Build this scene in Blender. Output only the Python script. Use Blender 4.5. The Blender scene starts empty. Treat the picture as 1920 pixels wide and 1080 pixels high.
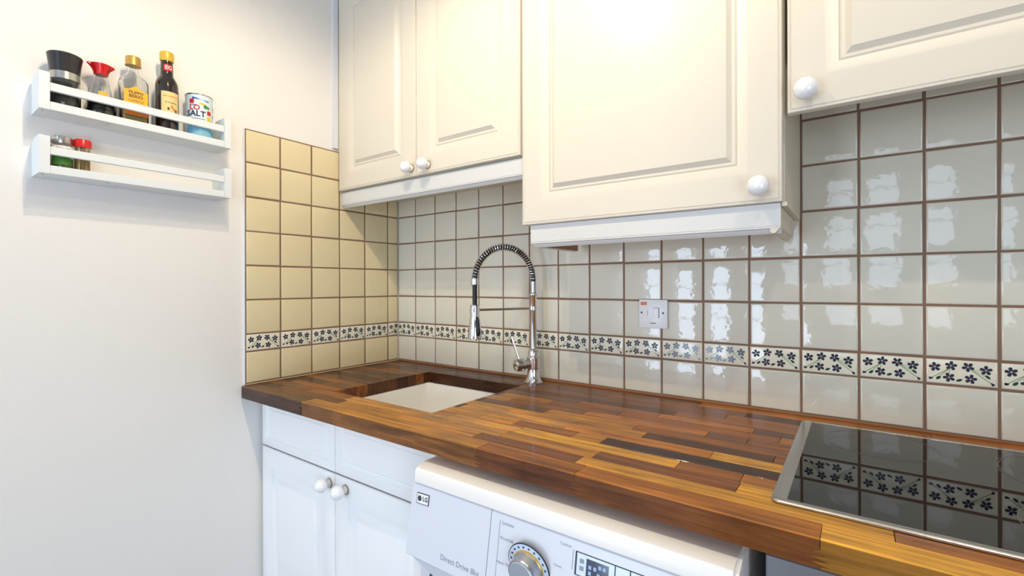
import bpy, bmesh, math, random
from mathutils import Vector, Matrix
random.seed(7)
S = bpy.context.scene
COL = S.collection
ZB = 0.9                      # the worktop's top surface is 0.9 m above the floor; z below is measured from it
PI = math.pi

# ---------------------------------------------------------------- camera
cam = bpy.data.cameras.new('camera'); camo = bpy.data.objects.new('camera', cam); COL.objects.link(camo)
cam.sensor_width = 36.0; cam.lens = 36.0 * 883.9 / 1920.0
cam.shift_y = -(540 - 534.62) / 1920.0
cam.clip_start = 0.02
yaw, roll = 0.63005, -0.00255
fw = Vector((-math.sin(yaw), math.cos(yaw), 0)); rt0 = Vector((math.cos(yaw), math.sin(yaw), 0)); up0 = Vector((0, 0, 1))
rt = rt0 * math.cos(roll) + up0 * math.sin(roll); up = -rt0 * math.sin(roll) + up0 * math.cos(roll)
M3 = Matrix((rt, up, -fw)).transposed()
camo.matrix_world = Matrix.Translation((1.49982, -1.2734, 0.3026 + ZB)) @ M3.to_4x4()
S.camera = camo

# ---------------------------------------------------------------- light and exposure
def srgb(c):
    return tuple((x / 12.92 if x <= 0.04045 else ((x + 0.055) / 1.055) ** 2.4) for x in c)
def C8(r, g, b): return srgb((r / 255., g / 255., b / 255.))
w = bpy.data.worlds.new('world'); S.world = w; w.use_nodes = True
w.node_tree.nodes['Background'].inputs[0].default_value = (0.80, 0.90, 1.0, 1)
w.node_tree.nodes['Background'].inputs[1].default_value = 1.0
S.view_settings.view_transform = 'Standard'; S.view_settings.look = 'None'
S.view_settings.gamma = 1.0; S.view_settings.use_curve_mapping = False
S.view_settings.exposure = 0.16
def area(name, loc, rot, sx, sy, energy, col):
    l = bpy.data.lights.new(name, 'AREA'); l.shape = 'RECTANGLE'; l.size = sx; l.size_y = sy
    l.energy = energy; l.color = col
    o = bpy.data.objects.new(name, l); o.location = loc; o.rotation_euler = rot; COL.objects.link(o); return o
def bulb(name, loc, r, energy, col):
    l = bpy.data.lights.new(name, 'SPOT'); l.shadow_soft_size = r; l.energy = energy; l.color = col
    l.spot_size = math.radians(170); l.spot_blend = 0.32
    o = bpy.data.objects.new(name, l); o.location = loc; COL.objects.link(o); return o
WIN = [(0.00, 0.62, -0.88, 0.80, 27), (1.18, 2.00, 0.10, 1.30, 9)]     # rear windows, the first stretched to the floor to brighten low units (x0,x1,z0,z1,light)
DAY = (0.66, 0.81, 1.03)
REAR = -3.4
for i, (a, b, c, d, e) in enumerate(WIN):
    area('daylight', ((a + b) / 2, REAR - 0.10, (c + d) / 2 + ZB), (PI / 2, 0, 0), b - a, d - c, e * (b - a) * (d - c), DAY)
# added daylight fill on the right, behind the camera, kept low for the units
area('daylight', (3.02, -2.40, -0.15 + ZB), (PI / 2, 0, PI / 2), 1.3, 1.4, 32, DAY)
WARM = (1.0, 0.85, 0.61)
LAMPS = [(0.84, -0.93, 1.40, 15.0), (0.90, -0.90, 1.29, 6.0), (1.18, -0.93, 1.40, 5.5), (1.75, -0.93, 1.40, 9.5)]
for x, y, z, e in LAMPS:
    bulb('lamp_light', (x, y, z - 0.03 + ZB), 0.011, e, WARM)

# ---------------------------------------------------------------- materials
MATS = {}
def mat(name, col, rough=0.5, metal=0.0, spec=0.5, coat=0.0, bump=None, trans=0.0, ior=1.5, var=None, emit=None):
    if name in MATS: return MATS[name]
    m = bpy.data.materials.new(name); m.use_nodes = True; nt = m.node_tree; p = nt.nodes['Principled BSDF']
    p.inputs['Base Color'].default_value = (*col, 1); p.inputs['Roughness'].default_value = rough
    p.inputs['Metallic'].default_value = metal; p.inputs['Specular IOR Level'].default_value = spec
    p.inputs['Coat Weight'].default_value = coat; p.inputs['Coat Roughness'].default_value = 0.06
    p.inputs['Transmission Weight'].default_value = trans; p.inputs['IOR'].default_value = ior
    if emit: p.inputs['Emission Color'].default_value = (*col, 1); p.inputs['Emission Strength'].default_value = emit
    N = nt.nodes; L = nt.links
    geo = N.new('ShaderNodeNewGeometry')
    if bump:
        sc, st = bump
        n = N.new('ShaderNodeTexNoise'); n.inputs['Scale'].default_value = sc; n.inputs['Detail'].default_value = 3
        L.new(geo.outputs['Position'], n.inputs['Vector'])
        b = N.new('ShaderNodeBump'); b.inputs['Strength'].default_value = 1.0; b.inputs['Distance'].default_value = st
        L.new(n.outputs['Fac'], b.inputs['Height']); L.new(b.outputs['Normal'], p.inputs['Normal'])
        if coat: L.new(b.outputs['Normal'], p.inputs['Coat Normal'])
    if var:
        sc, amt = var
        n = N.new('ShaderNodeTexNoise'); n.inputs['Scale'].default_value = sc; n.inputs['Detail'].default_value = 2
        L.new(geo.outputs['Position'], n.inputs['Vector'])
        r = N.new('ShaderNodeMapRange'); r.inputs[3].default_value = 1 - amt; r.inputs[4].default_value = 1 + amt * 0.5
        L.new(n.outputs['Fac'], r.inputs[0])
        mx = N.new('ShaderNodeVectorMath'); mx.operation = 'SCALE'; mx.inputs[0].default_value = col
        L.new(r.outputs[0], mx.inputs['Scale']); L.new(mx.outputs[0], p.inputs['Base Color'])
    MATS[name] = m; return m

def wood_mat(nm='butcher_block_wood', tint=(1, 1, 1)):
    m = bpy.data.materials.new(nm); m.use_nodes = True; nt = m.node_tree; N = nt.nodes; L = nt.links
    p = N['Principled BSDF']; geo = N.new('ShaderNodeNewGeometry'); oi = N.new('ShaderNodeObjectInfo')
    off = N.new('ShaderNodeVectorMath'); off.operation = 'MULTIPLY_ADD'
    off.inputs[1].default_value = (1, 1, 1)
    sc = N.new('ShaderNodeVectorMath'); sc.operation = 'SCALE'; sc.inputs['Scale'].default_value = 37.0
    cx = N.new('ShaderNodeCombineXYZ'); L.new(oi.outputs['Random'], cx.inputs[0]); L.new(oi.outputs['Random'], cx.inputs[1]); L.new(oi.outputs['Random'], cx.inputs[2])
    L.new(cx.outputs[0], sc.inputs[0]); L.new(geo.outputs['Position'], off.inputs[0]); L.new(sc.outputs[0], off.inputs[2])
    def noise(scale, mp, det, dist=0.0):
        mpn = N.new('ShaderNodeMapping'); mpn.inputs['Scale'].default_value = mp; L.new(off.outputs[0], mpn.inputs[0])
        n = N.new('ShaderNodeTexNoise'); n.inputs['Scale'].default_value = scale; n.inputs['Detail'].default_value = det
        n.inputs['Distortion'].default_value = dist
        L.new(mpn.outputs[0], n.inputs['Vector']); return n
    n1 = noise(1.0, (5, 110, 60), 4, 0.6); n2 = noise(1.0, (14, 420, 300), 3); n3 = noise(9.0, (1, 1.6, 1), 4, 0.4)
    def rng(src, a, b, c0=0.3, c1=0.7):
        r = N.new('ShaderNodeMapRange'); r.inputs[1].default_value = c0; r.inputs[2].default_value = c1
        r.inputs[3].default_value = a; r.inputs[4].default_value = b; L.new(src, r.inputs[0]); return r.outputs[0]
    a = rng(n1.outputs['Fac'], 0.52, 1.34); b = rng(n2.outputs['Fac'], 0.80, 1.14); c = rng(n3.outputs['Fac'], 0.72, 1.18)
    m1 = N.new('ShaderNodeMath'); m1.operation = 'MULTIPLY'; L.new(a, m1.inputs[0]); L.new(b, m1.inputs[1])
    m2 = N.new('ShaderNodeMath'); m2.operation = 'MULTIPLY'; L.new(m1.outputs[0], m2.inputs[0]); L.new(c, m2.inputs[1])
    mc = N.new('ShaderNodeVectorMath'); mc.operation = 'SCALE'; L.new(oi.outputs['Color'], mc.inputs[0]); L.new(m2.outputs[0], mc.inputs['Scale'])
    tn = N.new('ShaderNodeVectorMath'); tn.operation = 'MULTIPLY'; tn.inputs[1].default_value = tint; L.new(mc.outputs[0], tn.inputs[0]); L.new(tn.outputs[0], p.inputs['Base Color'])
    rr = rng(n3.outputs['Fac'], 0.26, 0.42); L.new(rr, p.inputs['Roughness'])
    p.inputs['Coat Weight'].default_value = 0.10; p.inputs['Coat Roughness'].default_value = 0.05; p.inputs['Specular IOR Level'].default_value = 0.24
    bp = N.new('ShaderNodeBump'); bp.inputs['Strength'].default_value = 0.5; bp.inputs['Distance'].default_value = 0.0004
    L.new(n2.outputs['Fac'], bp.inputs['Height']); L.new(bp.outputs['Normal'], p.inputs['Normal'])
    return m
WOOD = wood_mat()
WOODF = wood_mat('butcher_block_front_edge', (0.42, 0.38, 0.56))   # the same wood, tinted darker for the front edge faces
m_wall = mat('wall_paint', C8(240, 236, 230), 0.75, spec=0.25, bump=(260, 0.0003), var=(1.3, 0.03))
m_ceil = mat('ceiling_paint', C8(240, 238, 234), 0.85, spec=0.2)
m_floor = mat('dark_floor_vinyl', C8(104, 88, 74), 0.45, var=(3, 0.12))  # unseen floor, darkened to cut bounced light
m_wall2 = mat('beige_wall_paint', C8(176, 168, 158), 0.8, spec=0.2)  # unseen right and rear walls, toned down to weaken bounce
m_tile = mat('glazed_cream_tile_cool_lit', C8(222, 216, 198), 0.06, spec=0.55, bump=(15, 0.0017), var=(7, 0.05))  # back-wall copy of one tile, cool daylight glare mixed into its colour
m_tileL = mat('glazed_cream_tile_warm_lit', C8(230, 213, 170), 0.10, spec=0.5, bump=(17, 0.0009), var=(7, 0.05))  # left-wall copy of the same tile, coloured warmer, without that glare
m_tile2 = mat('glazed_border_tile', C8(238, 230, 208), 0.10, spec=0.55, bump=(17, 0.0006), var=(7, 0.04))
m_grout = mat('tile_grout', C8(140, 112, 94), 0.9, spec=0.1, bump=(300, 0.0006), var=(14, 0.22))
m_petal = mat('print_navy_petal', C8(38, 40, 62), 0.14, spec=0.5)
m_leaf = mat('print_dark_green_leaf', C8(32, 66, 42), 0.14, spec=0.5)
m_stem = mat('print_light_green_stem', C8(120, 160, 100), 0.14, spec=0.5)
m_cab = mat('cabinet_cream_foil', C8(224, 214, 196), 0.34, spec=0.4)
m_cabw = mat('cabinet_white_foil', C8(244, 245, 244), 0.36, spec=0.4)
m_pel = mat('pelmet_white_foil', C8(216, 214, 209), 0.36, spec=0.4)
m_carc = mat('cabinet_side_cream', C8(222, 212, 190), 0.5, spec=0.3)
m_mdf = mat('raw_fibreboard_back', C8(160, 122, 96), 0.8, spec=0.2)
m_dark = mat('black_gap', C8(18, 17, 18), 0.8, spec=0.1)
m_porc = mat('white_porcelain', C8(246, 244, 242), 0.12, spec=0.55, coat=0.3)
m_brass = mat('aged_brass', C8(180, 160, 120), 0.35, metal=1.0)
m_chrome = mat('polished_chrome', C8(214, 214, 218), 0.08, metal=1.0)
m_steel = mat('brushed_steel', C8(188, 186, 182), 0.27, metal=1.0)
m_ovst = mat('brushed_oven_steel', C8(160, 162, 166), 0.35, metal=0.8, var=(22, 0.10))
m_alu = mat('turned_aluminium', C8(176, 178, 184), 0.3, metal=0.9)
m_alu2 = mat('spun_aluminium_face', C8(206, 214, 226), 0.38, metal=0.55)
m_rubber = mat('black_rubber', C8(16, 16, 18), 0.45)
m_glassb = mat('black_ceramic_glass', C8(8, 8, 8), 0.02, spec=0.34)
m_ring = mat('printed_zone_line', C8(92, 88, 82), 0.3)
m_plast = mat('white_appliance_plastic', C8(216, 219, 226), 0.28, spec=0.5)
m_plast2 = mat('warm_white_appliance_lid', C8(240, 235, 228), 0.34, spec=0.5)
m_sw = mat('white_switch_plastic', C8(240, 240, 238), 0.25)
m_grey = mat('grey_plastic', C8(120, 122, 128), 0.4)
m_ink = mat('dark_ink', C8(46, 50, 66), 0.5)
m_inkg = mat('grey_ink', C8(146, 150, 166), 0.5)
m_lcd = mat('display_glass_navy', C8(34, 46, 74), 0.1)
m_lcdl = mat('display_light_segment', C8(150, 176, 210), 0.3)
m_lblue = mat('pale_blue_panel', C8(212, 224, 240), 0.25)
m_rackw = mat('white_painted_wood', C8(228, 232, 232), 0.45, spec=0.35, bump=(120, 0.0002))
m_seal = mat('white_sealant', C8(226, 228, 230), 0.5)
m_sealc = mat('beige_sealant', C8(196, 168, 130), 0.6)
m_sealb = mat('brown_sealant', C8(150, 96, 58), 0.5)
m_sink = mat('white_ceramic_sink', C8(250, 247, 240), 0.12, spec=0.5)
m_blk = mat('black_plastic_cap', C8(38, 36, 36), 0.3)
m_pepper = mat('dark_peppercorns', C8(42, 30, 24), 0.6, bump=(240, 0.003), var=(220, 0.6))
m_clear = mat('clear_glass', (0.96, 0.98, 0.97), 0.02, trans=1.0, ior=1.45)
m_red = mat('red_plastic', C8(214, 22, 26), 0.25)
m_soy = mat('dark_soy_sauce', C8(16, 10, 12), 0.08)
m_oil = mat('olive_oil', C8(132, 112, 26), 0.10, spec=0.5)
m_gold = mat('gold_cap', C8(206, 168, 84), 0.32, metal=0.6)
m_ylab = mat('yellow_paper_label', C8(232, 176, 44), 0.5)
m_olab = mat('orange_label_ink', C8(222, 122, 40), 0.5)
m_crlab = mat('cream_paper_label', C8(226, 206, 140), 0.5)
m_blab = mat('brown_label_ink', C8(84, 56, 30), 0.5)
m_bott = mat('dark_brown_bottle_glass', C8(34, 22, 12), 0.06, spec=0.6, coat=0.4)
m_ycap = mat('yellow_metal_cap', C8(224, 186, 70), 0.32, metal=0.3)
m_wlab = mat('white_label', C8(240, 238, 232), 0.5)
m_rlab = mat('red_label_ink', C8(196, 30, 44), 0.5)
m_tin = mat('pale_blue_card_tub', C8(216, 232, 234), 0.35)
m_tinb = mat('light_blue_band', C8(128, 186, 208), 0.35)
m_bluei = mat('blue_ink', C8(36, 96, 178), 0.4)
m_navyi = mat('navy_ink', C8(26, 34, 72), 0.4)
m_greeni = mat('green_ink', C8(44, 142, 62), 0.4)
m_yelli = mat('yellow_ink', C8(236, 192, 40), 0.4)
m_herb = mat('dried_green_herbs', C8(92, 104, 44), 0.9, bump=(300, 0.003), var=(240, 0.5))
m_glab = mat('green_label', C8(66, 128, 34), 0.5)
m_wood2 = mat('pale_birch_toothpicks', C8(214, 170, 92), 0.6)
m_orst = mat('orange_sticker', C8(238, 130, 70), 0.4)
m_lamp = mat('lamp_bulb_glow', (1.0, 0.85, 0.62), 0.4, emit=6.0)
m_pane = mat('window_glass', (0.97, 0.98, 1.0), 0.0, trans=1.0, ior=1.02)

# ---------------------------------------------------------------- mesh helpers
class MB:
    def __init__(s): s.bm = bmesh.new(); s.mats = []
    def mi(s, m):
        if m not in s.mats: s.mats.append(m)
        return s.mats.index(m)
    def faces(s, vs, fs, m):
        k = s.mi(m); bv = [s.bm.verts.new(v) for v in vs]; out = []
        for f in fs:
            try: q = s.bm.faces.new([bv[i] for i in f]); q.material_index = k; out.append(q)
            except ValueError: pass
        return bv, out
    def box(s, x0, x1, y0, y1, z0, z1, m, ch=0.0, seg=1):
        vs = [(x, y, z) for x in (x0, x1) for y in (y0, y1) for z in (z0, z1)]
        fs = [(0, 1, 3, 2), (4, 6, 7, 5), (0, 4, 5, 1), (2, 3, 7, 6), (0, 2, 6, 4), (1, 5, 7, 3)]
        bv, f = s.faces(vs, fs, m)
        if ch > 0:
            es = {e for q in f for e in q.edges}
            r = bmesh.ops.bevel(s.bm, geom=list(es), offset=ch, segments=seg, profile=0.5, affect='EDGES')
            for q in r['faces']: q.material_index = s.mi(m)
        return s
    def prism(s, pts, fn0, fn1, m):
        """outline pts mapped by fn0 and fn1 to the two end faces"""
        n = len(pts); vs = [fn0(*p) for p in pts] + [fn1(*p) for p in pts]
        fs = [tuple(range(n)), tuple(range(2 * n - 1, n - 1, -1))] + [(i, (i + 1) % n, n + (i + 1) % n, n + i) for i in range(n)]
        s.faces(vs, fs, m); return s
    def lathe(s, prof, c, m, n=28, axis=(0, 0, 1), cap=True):
        """prof: list of (r, h) along axis from point c"""
        ax = Vector(axis).normalized(); u = ax.orthogonal().normalized(); v = ax.cross(u); c = Vector(c)
        vs = []; fs = []; rows = []
        for r, h in prof:
            if r < 1e-6: rows.append([len(vs)]); vs.append(c + ax * h)
            else:
                rows.append(list(range(len(vs), len(vs) + n)))
                for i in range(n):
                    a = 2 * PI * i / n; vs.append(c + ax * h + u * (r * math.cos(a)) + v * (r * math.sin(a)))
        for A, B in zip(rows, rows[1:]):
            for i in range(n):
                j = (i + 1) % n
                if len(A) == 1 and len(B) == 1: continue
                if len(A) == 1: fs.append((A[0], B[j], B[i]))
                elif len(B) == 1: fs.append((A[i], A[j], B[0]))
                else: fs.append((A[i], A[j], B[j], B[i]))
        if cap:
            if len(rows[0]) > 1: fs.append(tuple(reversed(rows[0])))
            if len(rows[-1]) > 1: fs.append(tuple(rows[-1]))
        s.faces(vs, fs, m); return s
    def tube(s, pts, r, m, n=12, cap=True):
        pts = [Vector(p) for p in pts]; R = r if isinstance(r, (list, tuple)) else [r] * len(pts)
        t0 = (pts[1] - pts[0]).normalized(); u = t0.orthogonal().normalized(); vs = []; fs = []
        for i, p in enumerate(pts):
            t = (pts[min(i + 1, len(pts) - 1)] - pts[max(i - 1, 0)]).normalized()
            u = (u - t * u.dot(t)).normalized(); v = t.cross(u)
            for k in range(n):
                a = 2 * PI * k / n; vs.append(p + (u * math.cos(a) + v * math.sin(a)) * R[i])
        for i in range(len(pts) - 1):
            for k in range(n):
                j = (k + 1) % n; fs.append((i * n + k, i * n + j, (i + 1) * n + j, (i + 1) * n + k))
        if cap: fs.append(tuple(range(n - 1, -1, -1))); fs.append(tuple(range((len(pts) - 1) * n, len(pts) * n)))
        s.faces(vs, fs, m); return s
    def mesh(s, name, recalc=True):
        bm = s.bm
        if recalc: bmesh.ops.recalc_face_normals(bm, faces=bm.faces)
        vs = [v.co for v in bm.verts]
        c = Vector([(min(v[i] for v in vs) + max(v[i] for v in vs)) / 2 for i in range(3)])
        c.z = min(v[2] for v in vs)
        for v in bm.verts: v.co -= c
        me = bpy.data.meshes.new(name); bm.to_mesh(me); bm.free()
        for m in s.mats: me.materials.append(m)
        me.polygons.foreach_set('use_smooth', [True] * len(me.polygons)); me.set_sharp_from_angle(angle=math.radians(32))
        return me, c
    def obj(s, name, parent=None, recalc=True):
        me, c = s.mesh(name, recalc); return put(name, me, c, parent)
WP = {}
def put(name, me, c, parent=None):
    o = bpy.data.objects.new(name, me); COL.objects.link(o); c = Vector(c)
    if parent is not None: o.parent = parent; o.location = c - WP[parent]
    else: o.location = c
    WP[o] = c; return o
def thing(name, label, cat, loc, group=None):
    o = bpy.data.objects.new(name, None); o.empty_display_size = 0.05; COL.objects.link(o); o.location = loc; WP[o] = Vector(loc)
    o['label'] = label; o['category'] = cat
    if group: o['group'] = group
    return o
def tag(o, label, cat, group=None):
    o['label'] = label; o['category'] = cat
    if group: o['group'] = group
    return o
def struct(o): o['kind'] = 'structure'; return o
def text_mesh(txt, size, fn, m, name, parent, depth=0.0, bold=0.0, align='CENTER', sub=False):
    """flat lettering; fn maps (u, v) to a point on the printed surface"""
    cu = bpy.data.curves.new('lettering', 'FONT'); cu.body = txt; cu.size = size; cu.align_x = align; cu.align_y = 'CENTER'
    cu.resolution_u = 2; cu.offset = bold
    t = bpy.data.objects.new('lettering', cu); COL.objects.link(t)
    dg = bpy.context.evaluated_depsgraph_get(); dg.update()
    me = bpy.data.meshes.new_from_object(t.evaluated_get(dg))
    bm = bmesh.new(); bm.from_mesh(me)
    if sub: bmesh.ops.subdivide_edges(bm, edges=[e for e in bm.edges if e.calc_length() > size * 0.3], cuts=3)
    b = MB(); b.bm.free(); b.bm = bm; b.mats = [m]
    for v in bm.verts: v.co = Vector(fn(v.co.x, v.co.y))
    for f in bm.faces: f.material_index = 0
    bpy.data.objects.remove(t); bpy.data.meshes.remove(me); bpy.data.curves.remove(cu)
    return b.obj(name, parent, recalc=False)

def rr_loop(x0, x1, y0, y1, r, z, n=5):
    out = []
    for cx, cy, a0 in ((x1 - r, y1 - r, 0), (x0 + r, y1 - r, PI / 2), (x0 + r, y0 + r, PI), (x1 - r, y0 + r, 1.5 * PI)):
        for k in range(n + 1):
            a = a0 + k * PI / 2 / n; out.append((cx + r * math.cos(a), cy + r * math.sin(a), z))
    return out
def loft(b, loops, m, cap0=False, cap1=False):
    n = len(loops[0]); vs = [v for l in loops for v in l]; fs = []
    for k in range(len(loops) - 1):
        for i in range(n): j = (i + 1) % n; fs.append((k * n + i, k * n + j, (k + 1) * n + j, (k + 1) * n + i))
    if cap0: fs.append(tuple(range(n - 1, -1, -1)))
    if cap1: fs.append(tuple(range((len(loops) - 1) * n, len(loops) * n)))
    b.faces(vs, fs, m)

# ---------------------------------------------------------------- room shell
XR, XL = 3.1, -0.007; ZC = 1.5; ZF = -0.9
def simple(name, *boxes):
    b = MB()
    for bb in boxes: b.box(*bb)
    return b.obj(name)
wall_left = struct(simple('wall_left', (XL - 0.1, XL, REAR - 0.1, 0.1, ZF, ZC, m_wall)))
wall_back = struct(simple('wall_back', (XL, XR, 0.007, 0.1, ZF, ZC, m_wall)))
struct(simple('wall_right', (XR, XR + 0.1, REAR - 0.1, 0.1, ZF, ZC, m_wall2)))
struct(simple('floor', (XL - 0.1, XR + 0.1, REAR - 0.1, 0.1, ZF - 0.05, ZF, m_floor)))
struct(simple('ceiling', (XL - 0.1, XR + 0.1, REAR - 0.1, 0.1, ZC, ZC + 0.05, m_ceil)))
b = MB(); xs = [XL, WIN[0][0], WIN[0][1], WIN[1][0], WIN[1][1], XR]
b.box(XL, WIN[0][0] + 0.001, REAR - 0.07, REAR, ZF, ZC, m_wall2)
b.box(WIN[0][1], WIN[1][0], REAR - 0.07, REAR, ZF, ZC, m_wall2); b.box(WIN[1][1], XR, REAR - 0.07, REAR, ZF, ZC, m_wall2)
for a, c, d, e, _ in WIN:
    b.box(a, c, REAR - 0.07, REAR, ZF, d, m_wall2); b.box(a, c, REAR - 0.07, REAR, e, ZC, m_wall2)
struct(b.obj('wall_rear'))
for i, (a, c, d, e, _) in enumerate(WIN):
    b = MB(); t = 0.045
    for bx in ((a, a + t, d, e), (c - t, c, d, e), (a + t, c - t, d, d + t), (a + t, c - t, e - t, e), (a + t, c - t, (d + e) / 2 + 0.15, (d + e) / 2 + 0.19)):
        b.box(bx[0], bx[1], REAR - 0.05, REAR - 0.01, bx[2], bx[3], m_plast)
    struct(b.obj('window_%d' % (i + 1)))
# skirting board on the left wall, ahead of the kitchen units
struct(simple('baseboard_left', (XL, XL + 0.015, REAR, -0.60, ZF, ZF + 0.12, m_plast2)))
struct(simple('trim_1', (XL, 0.003, -0.294, -0.2745, 0.792, 1.49, m_seal)))   # white filler strip between wall and wall unit

# ---------------------------------------------------------------- tiles
P, PZ = 0.108, 0.1052; GR = 0.0045; ZA, ZBD = 0.1008, 0.1543
rows = [(0.004, ZA), (ZA, ZBD)] + [(ZBD + k * PZ, ZBD + (k + 1) * PZ) for k in range(6)]
rows[-1] = (rows[-1][0], 0.7815)
tile_cache = {}
def tile_mesh(w_, h_, m):
    key = (round(w_, 4), round(h_, 4), m.name)
    if key in tile_cache: return tile_cache[key]
    # local frame: u across, v up, front face at n = 0 (toward the room), body behind it
    vs = []; fs = []
    loops = [(0.0, 0.0065), (0.0, 0.0018), (0.0011, 0.0005), (0.0035, 0.0)]
    for ins, d in loops:
        vs += [(-w_ / 2 + ins, d, -h_ / 2 + ins), (w_ / 2 - ins, d, -h_ / 2 + ins), (w_ / 2 - ins, d, h_ / 2 - ins), (-w_ / 2 + ins, d, h_ / 2 - ins)]
    for k in range(len(loops) - 1):
        for i in range(4): j = (i + 1) % 4; fs.append((k * 4 + i, k * 4 + j, k * 4 + 4 + j, k * 4 + 4 + i))
    k = (len(loops) - 1) * 4; fs.append((k, k + 1, k + 2, k + 3)); fs.append((3, 2, 1, 0))
    b = MB(); b.faces(vs, fs, m); bmesh.ops.recalc_face_normals(b.bm, faces=b.bm.faces)
    me = bpy.data.meshes.new('tile'); b.bm.to_mesh(me); b.bm.free(); me.materials.append(m)
    me.polygons.foreach_set('use_smooth', [True] * len(me.polygons)); me.set_sharp_from_angle(angle=math.radians(50))
    tile_cache[key] = me; return me
def print_mesh(frac0, frac1):
    key = ('print', frac0, frac1)
    if key in tile_cache: return tile_cache[key]
    b = MB(); W, H = 0.1028, 0.0483
    def poly(pts, m):
        if min(p[0] for p in pts) < frac0 or max(p[0] for p in pts) > frac1: return
        b.faces([((u - (frac0 + frac1) / 2) * W, -0.0002, (v - 0.5) * H) for u, v in pts], [tuple(range(len(pts)))], m)
    AS = W / H
    def ell(cu, cv, ang, l0, l1, wd, m, tip=False):
        pts = []
        for i in range(8):
            a = 2 * PI * i / 8; x = (l0 + l1) / 2 + (l1 - l0) / 2 * math.cos(a); y = wd * math.sin(a) * (1 + 0.35 * math.cos(a) * (0 if tip else 1))
            if tip and i in (2, 6): y *= 1.1
            pts.append((cu + x * math.cos(ang) - y * math.sin(ang), cv + (x * math.sin(ang) + y * math.cos(ang)) * AS))
        poly(pts, m)
    def line(p, q, wd):
        dx, dy = (q[0] - p[0]), (q[1] - p[1]) / AS; l = math.hypot(dx, dy); nx, ny = -dy / l * wd, dx / l * wd
        poly([(p[0] - nx, p[1] - ny * AS), (q[0] - nx, q[1] - ny * AS), (q[0] + nx, q[1] + ny * AS), (p[0] + nx, p[1] + ny * AS)], m_stem)
    line((0.345, 0.66), (0.09, 0.24), 0.006); line((0.345, 0.66), (0.20, 0.32), 0.005); line((0.345, 0.66), (0.33, 0.42), 0.004)
    line((0.63, 0.66), (0.90, 0.18), 0.006); line((0.63, 0.66), (0.84, 0.42), 0.005); line((0.63, 0.66), (0.79, 0.62), 0.004)
    for (u, v, ph) in ((0.125, 0.68, 0.5), (0.36, 0.76, 0.2), (0.60, 0.75, 0.9), (0.845, 0.66, 0.3), (0.33, 0.28, 0.7), (0.635, 0.27, 0.1)):
        for k in range(5): ell(u, v, ph + 2 * PI * k / 5, 0.008, 0.092, 0.0275, m_petal)
    ell(0.175, 0.23, 0.75, -0.045, 0.05, 0.025, m_leaf, True); ell(0.475, 0.19, 0.45, -0.05, 0.05, 0.023, m_leaf, True); ell(0.868, 0.40, -0.75, -0.05, 0.05, 0.022, m_leaf, True)
    ell(0.07, 0.20, 3.6, -0.03, 0.04, 0.020, m_petal); ell(0.07, 0.20, 2.7, -0.03, 0.04, 0.014, m_petal)
    ell(0.925, 0.14, -0.6, -0.03, 0.045, 0.018, m_petal); ell(0.925, 0.14, -1.3, -0.02, 0.045, 0.014, m_petal)
    bmesh.ops.recalc_face_normals(b.bm, faces=b.bm.faces)
    me = bpy.data.meshes.new('floral_print'); b.bm.to_mesh(me); b.bm.free()
    for m in b.mats: me.materials.append(m)
    # face the room
    if me.polygons and me.polygons[0].normal.y > 0: me.flip_normals()
    tile_cache[key] = me; return me
rt_ = random.Random(11)
def lay(wall, a, bq, z0, z1, side, frac=(0, 1)):
    w_, h_ = bq - a - GR, z1 - z0 - GR; border = abs(z0 - ZA) < 1e-4
    me = tile_mesh(w_, h_, m_tile2 if border else (m_tile if side == 'back' else m_tileL))
    cu, cz = (a + bq) / 2 + rt_.uniform(-.0006, .0006), (z0 + z1) / 2 + rt_.uniform(-.0006, .0006)
    tx, tz, ty = rt_.gauss(0, 0.0042), rt_.gauss(0, 0.0055), rt_.gauss(0, 0.004)
    pos = Vector((cu, 0.0, cz)) if side == 'back' else Vector((0.0, cu, cz))
    o = put('tile', me, pos, wall)
    o.rotation_euler = (tx, ty, tz) if side == 'back' else (ty, tx, PI / 2 + tz)
    if side == 'left': o.rotation_euler = Matrix.Rotation(PI / 2, 3, 'Z').to_euler(); o.rotation_euler.z += tz
    if border:
        pm = print_mesh(*frac); q = bpy.data.objects.new('floral_print', pm); COL.objects.link(q); q.parent = o; q.location = (0, -0.0001, 0)
        WP[q] = pos
colsB = [0.0, 0.1013] + [0.1013 + k * P for k in range(1, 20)]
for a, bq in zip(colsB, colsB[1:]):
    for z0, z1 in (rows if bq > 1.38 else rows[:-1]): lay(wall_back, a, bq, z0, z1, 'back')
colsL = [-0.0, -0.0516] + [-0.0516 - k * P for k in range(1, 6)]
for a, bq in zip(colsL[1:], colsL):
    for z0, z1 in rows: lay(wall_left, a, bq, z0, z1, 'left', (0, 1) if a < -0.06 else (0, 0.46))
g = MB(); g.box(0.0015, colsB[-1], 0.0016, 0.0068, 0.001, rows[-1][1] + 0.001, m_grout); g.obj('grout', wall_back)
g = MB(); g.box(-0.0068, -0.0016, colsL[-1] - 0.001, -0.0015, 0.001, rows[-1][1] + 0.001, m_grout); g.obj('grout', wall_left)
g = MB(); g.tube([(0.0, -0.003, 0.002), (2.15, -0.003, 0.002)], 0.0032, m_sealb, 6); g.obj('sealant', wall_back)
g = MB(); g.tube([(0.003, -0.006, 0.002), (0.003, -0.592, 0.002)], 0.0022, m_sealc, 6); g.obj('sealant', wall_left)
g = MB(); g.box(-0.0069, -0.001, -0.5965, -0.5925, 0.0, 0.783, m_seal, 0.001); g.obj('tile_edge_sealant', wall_left)

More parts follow.
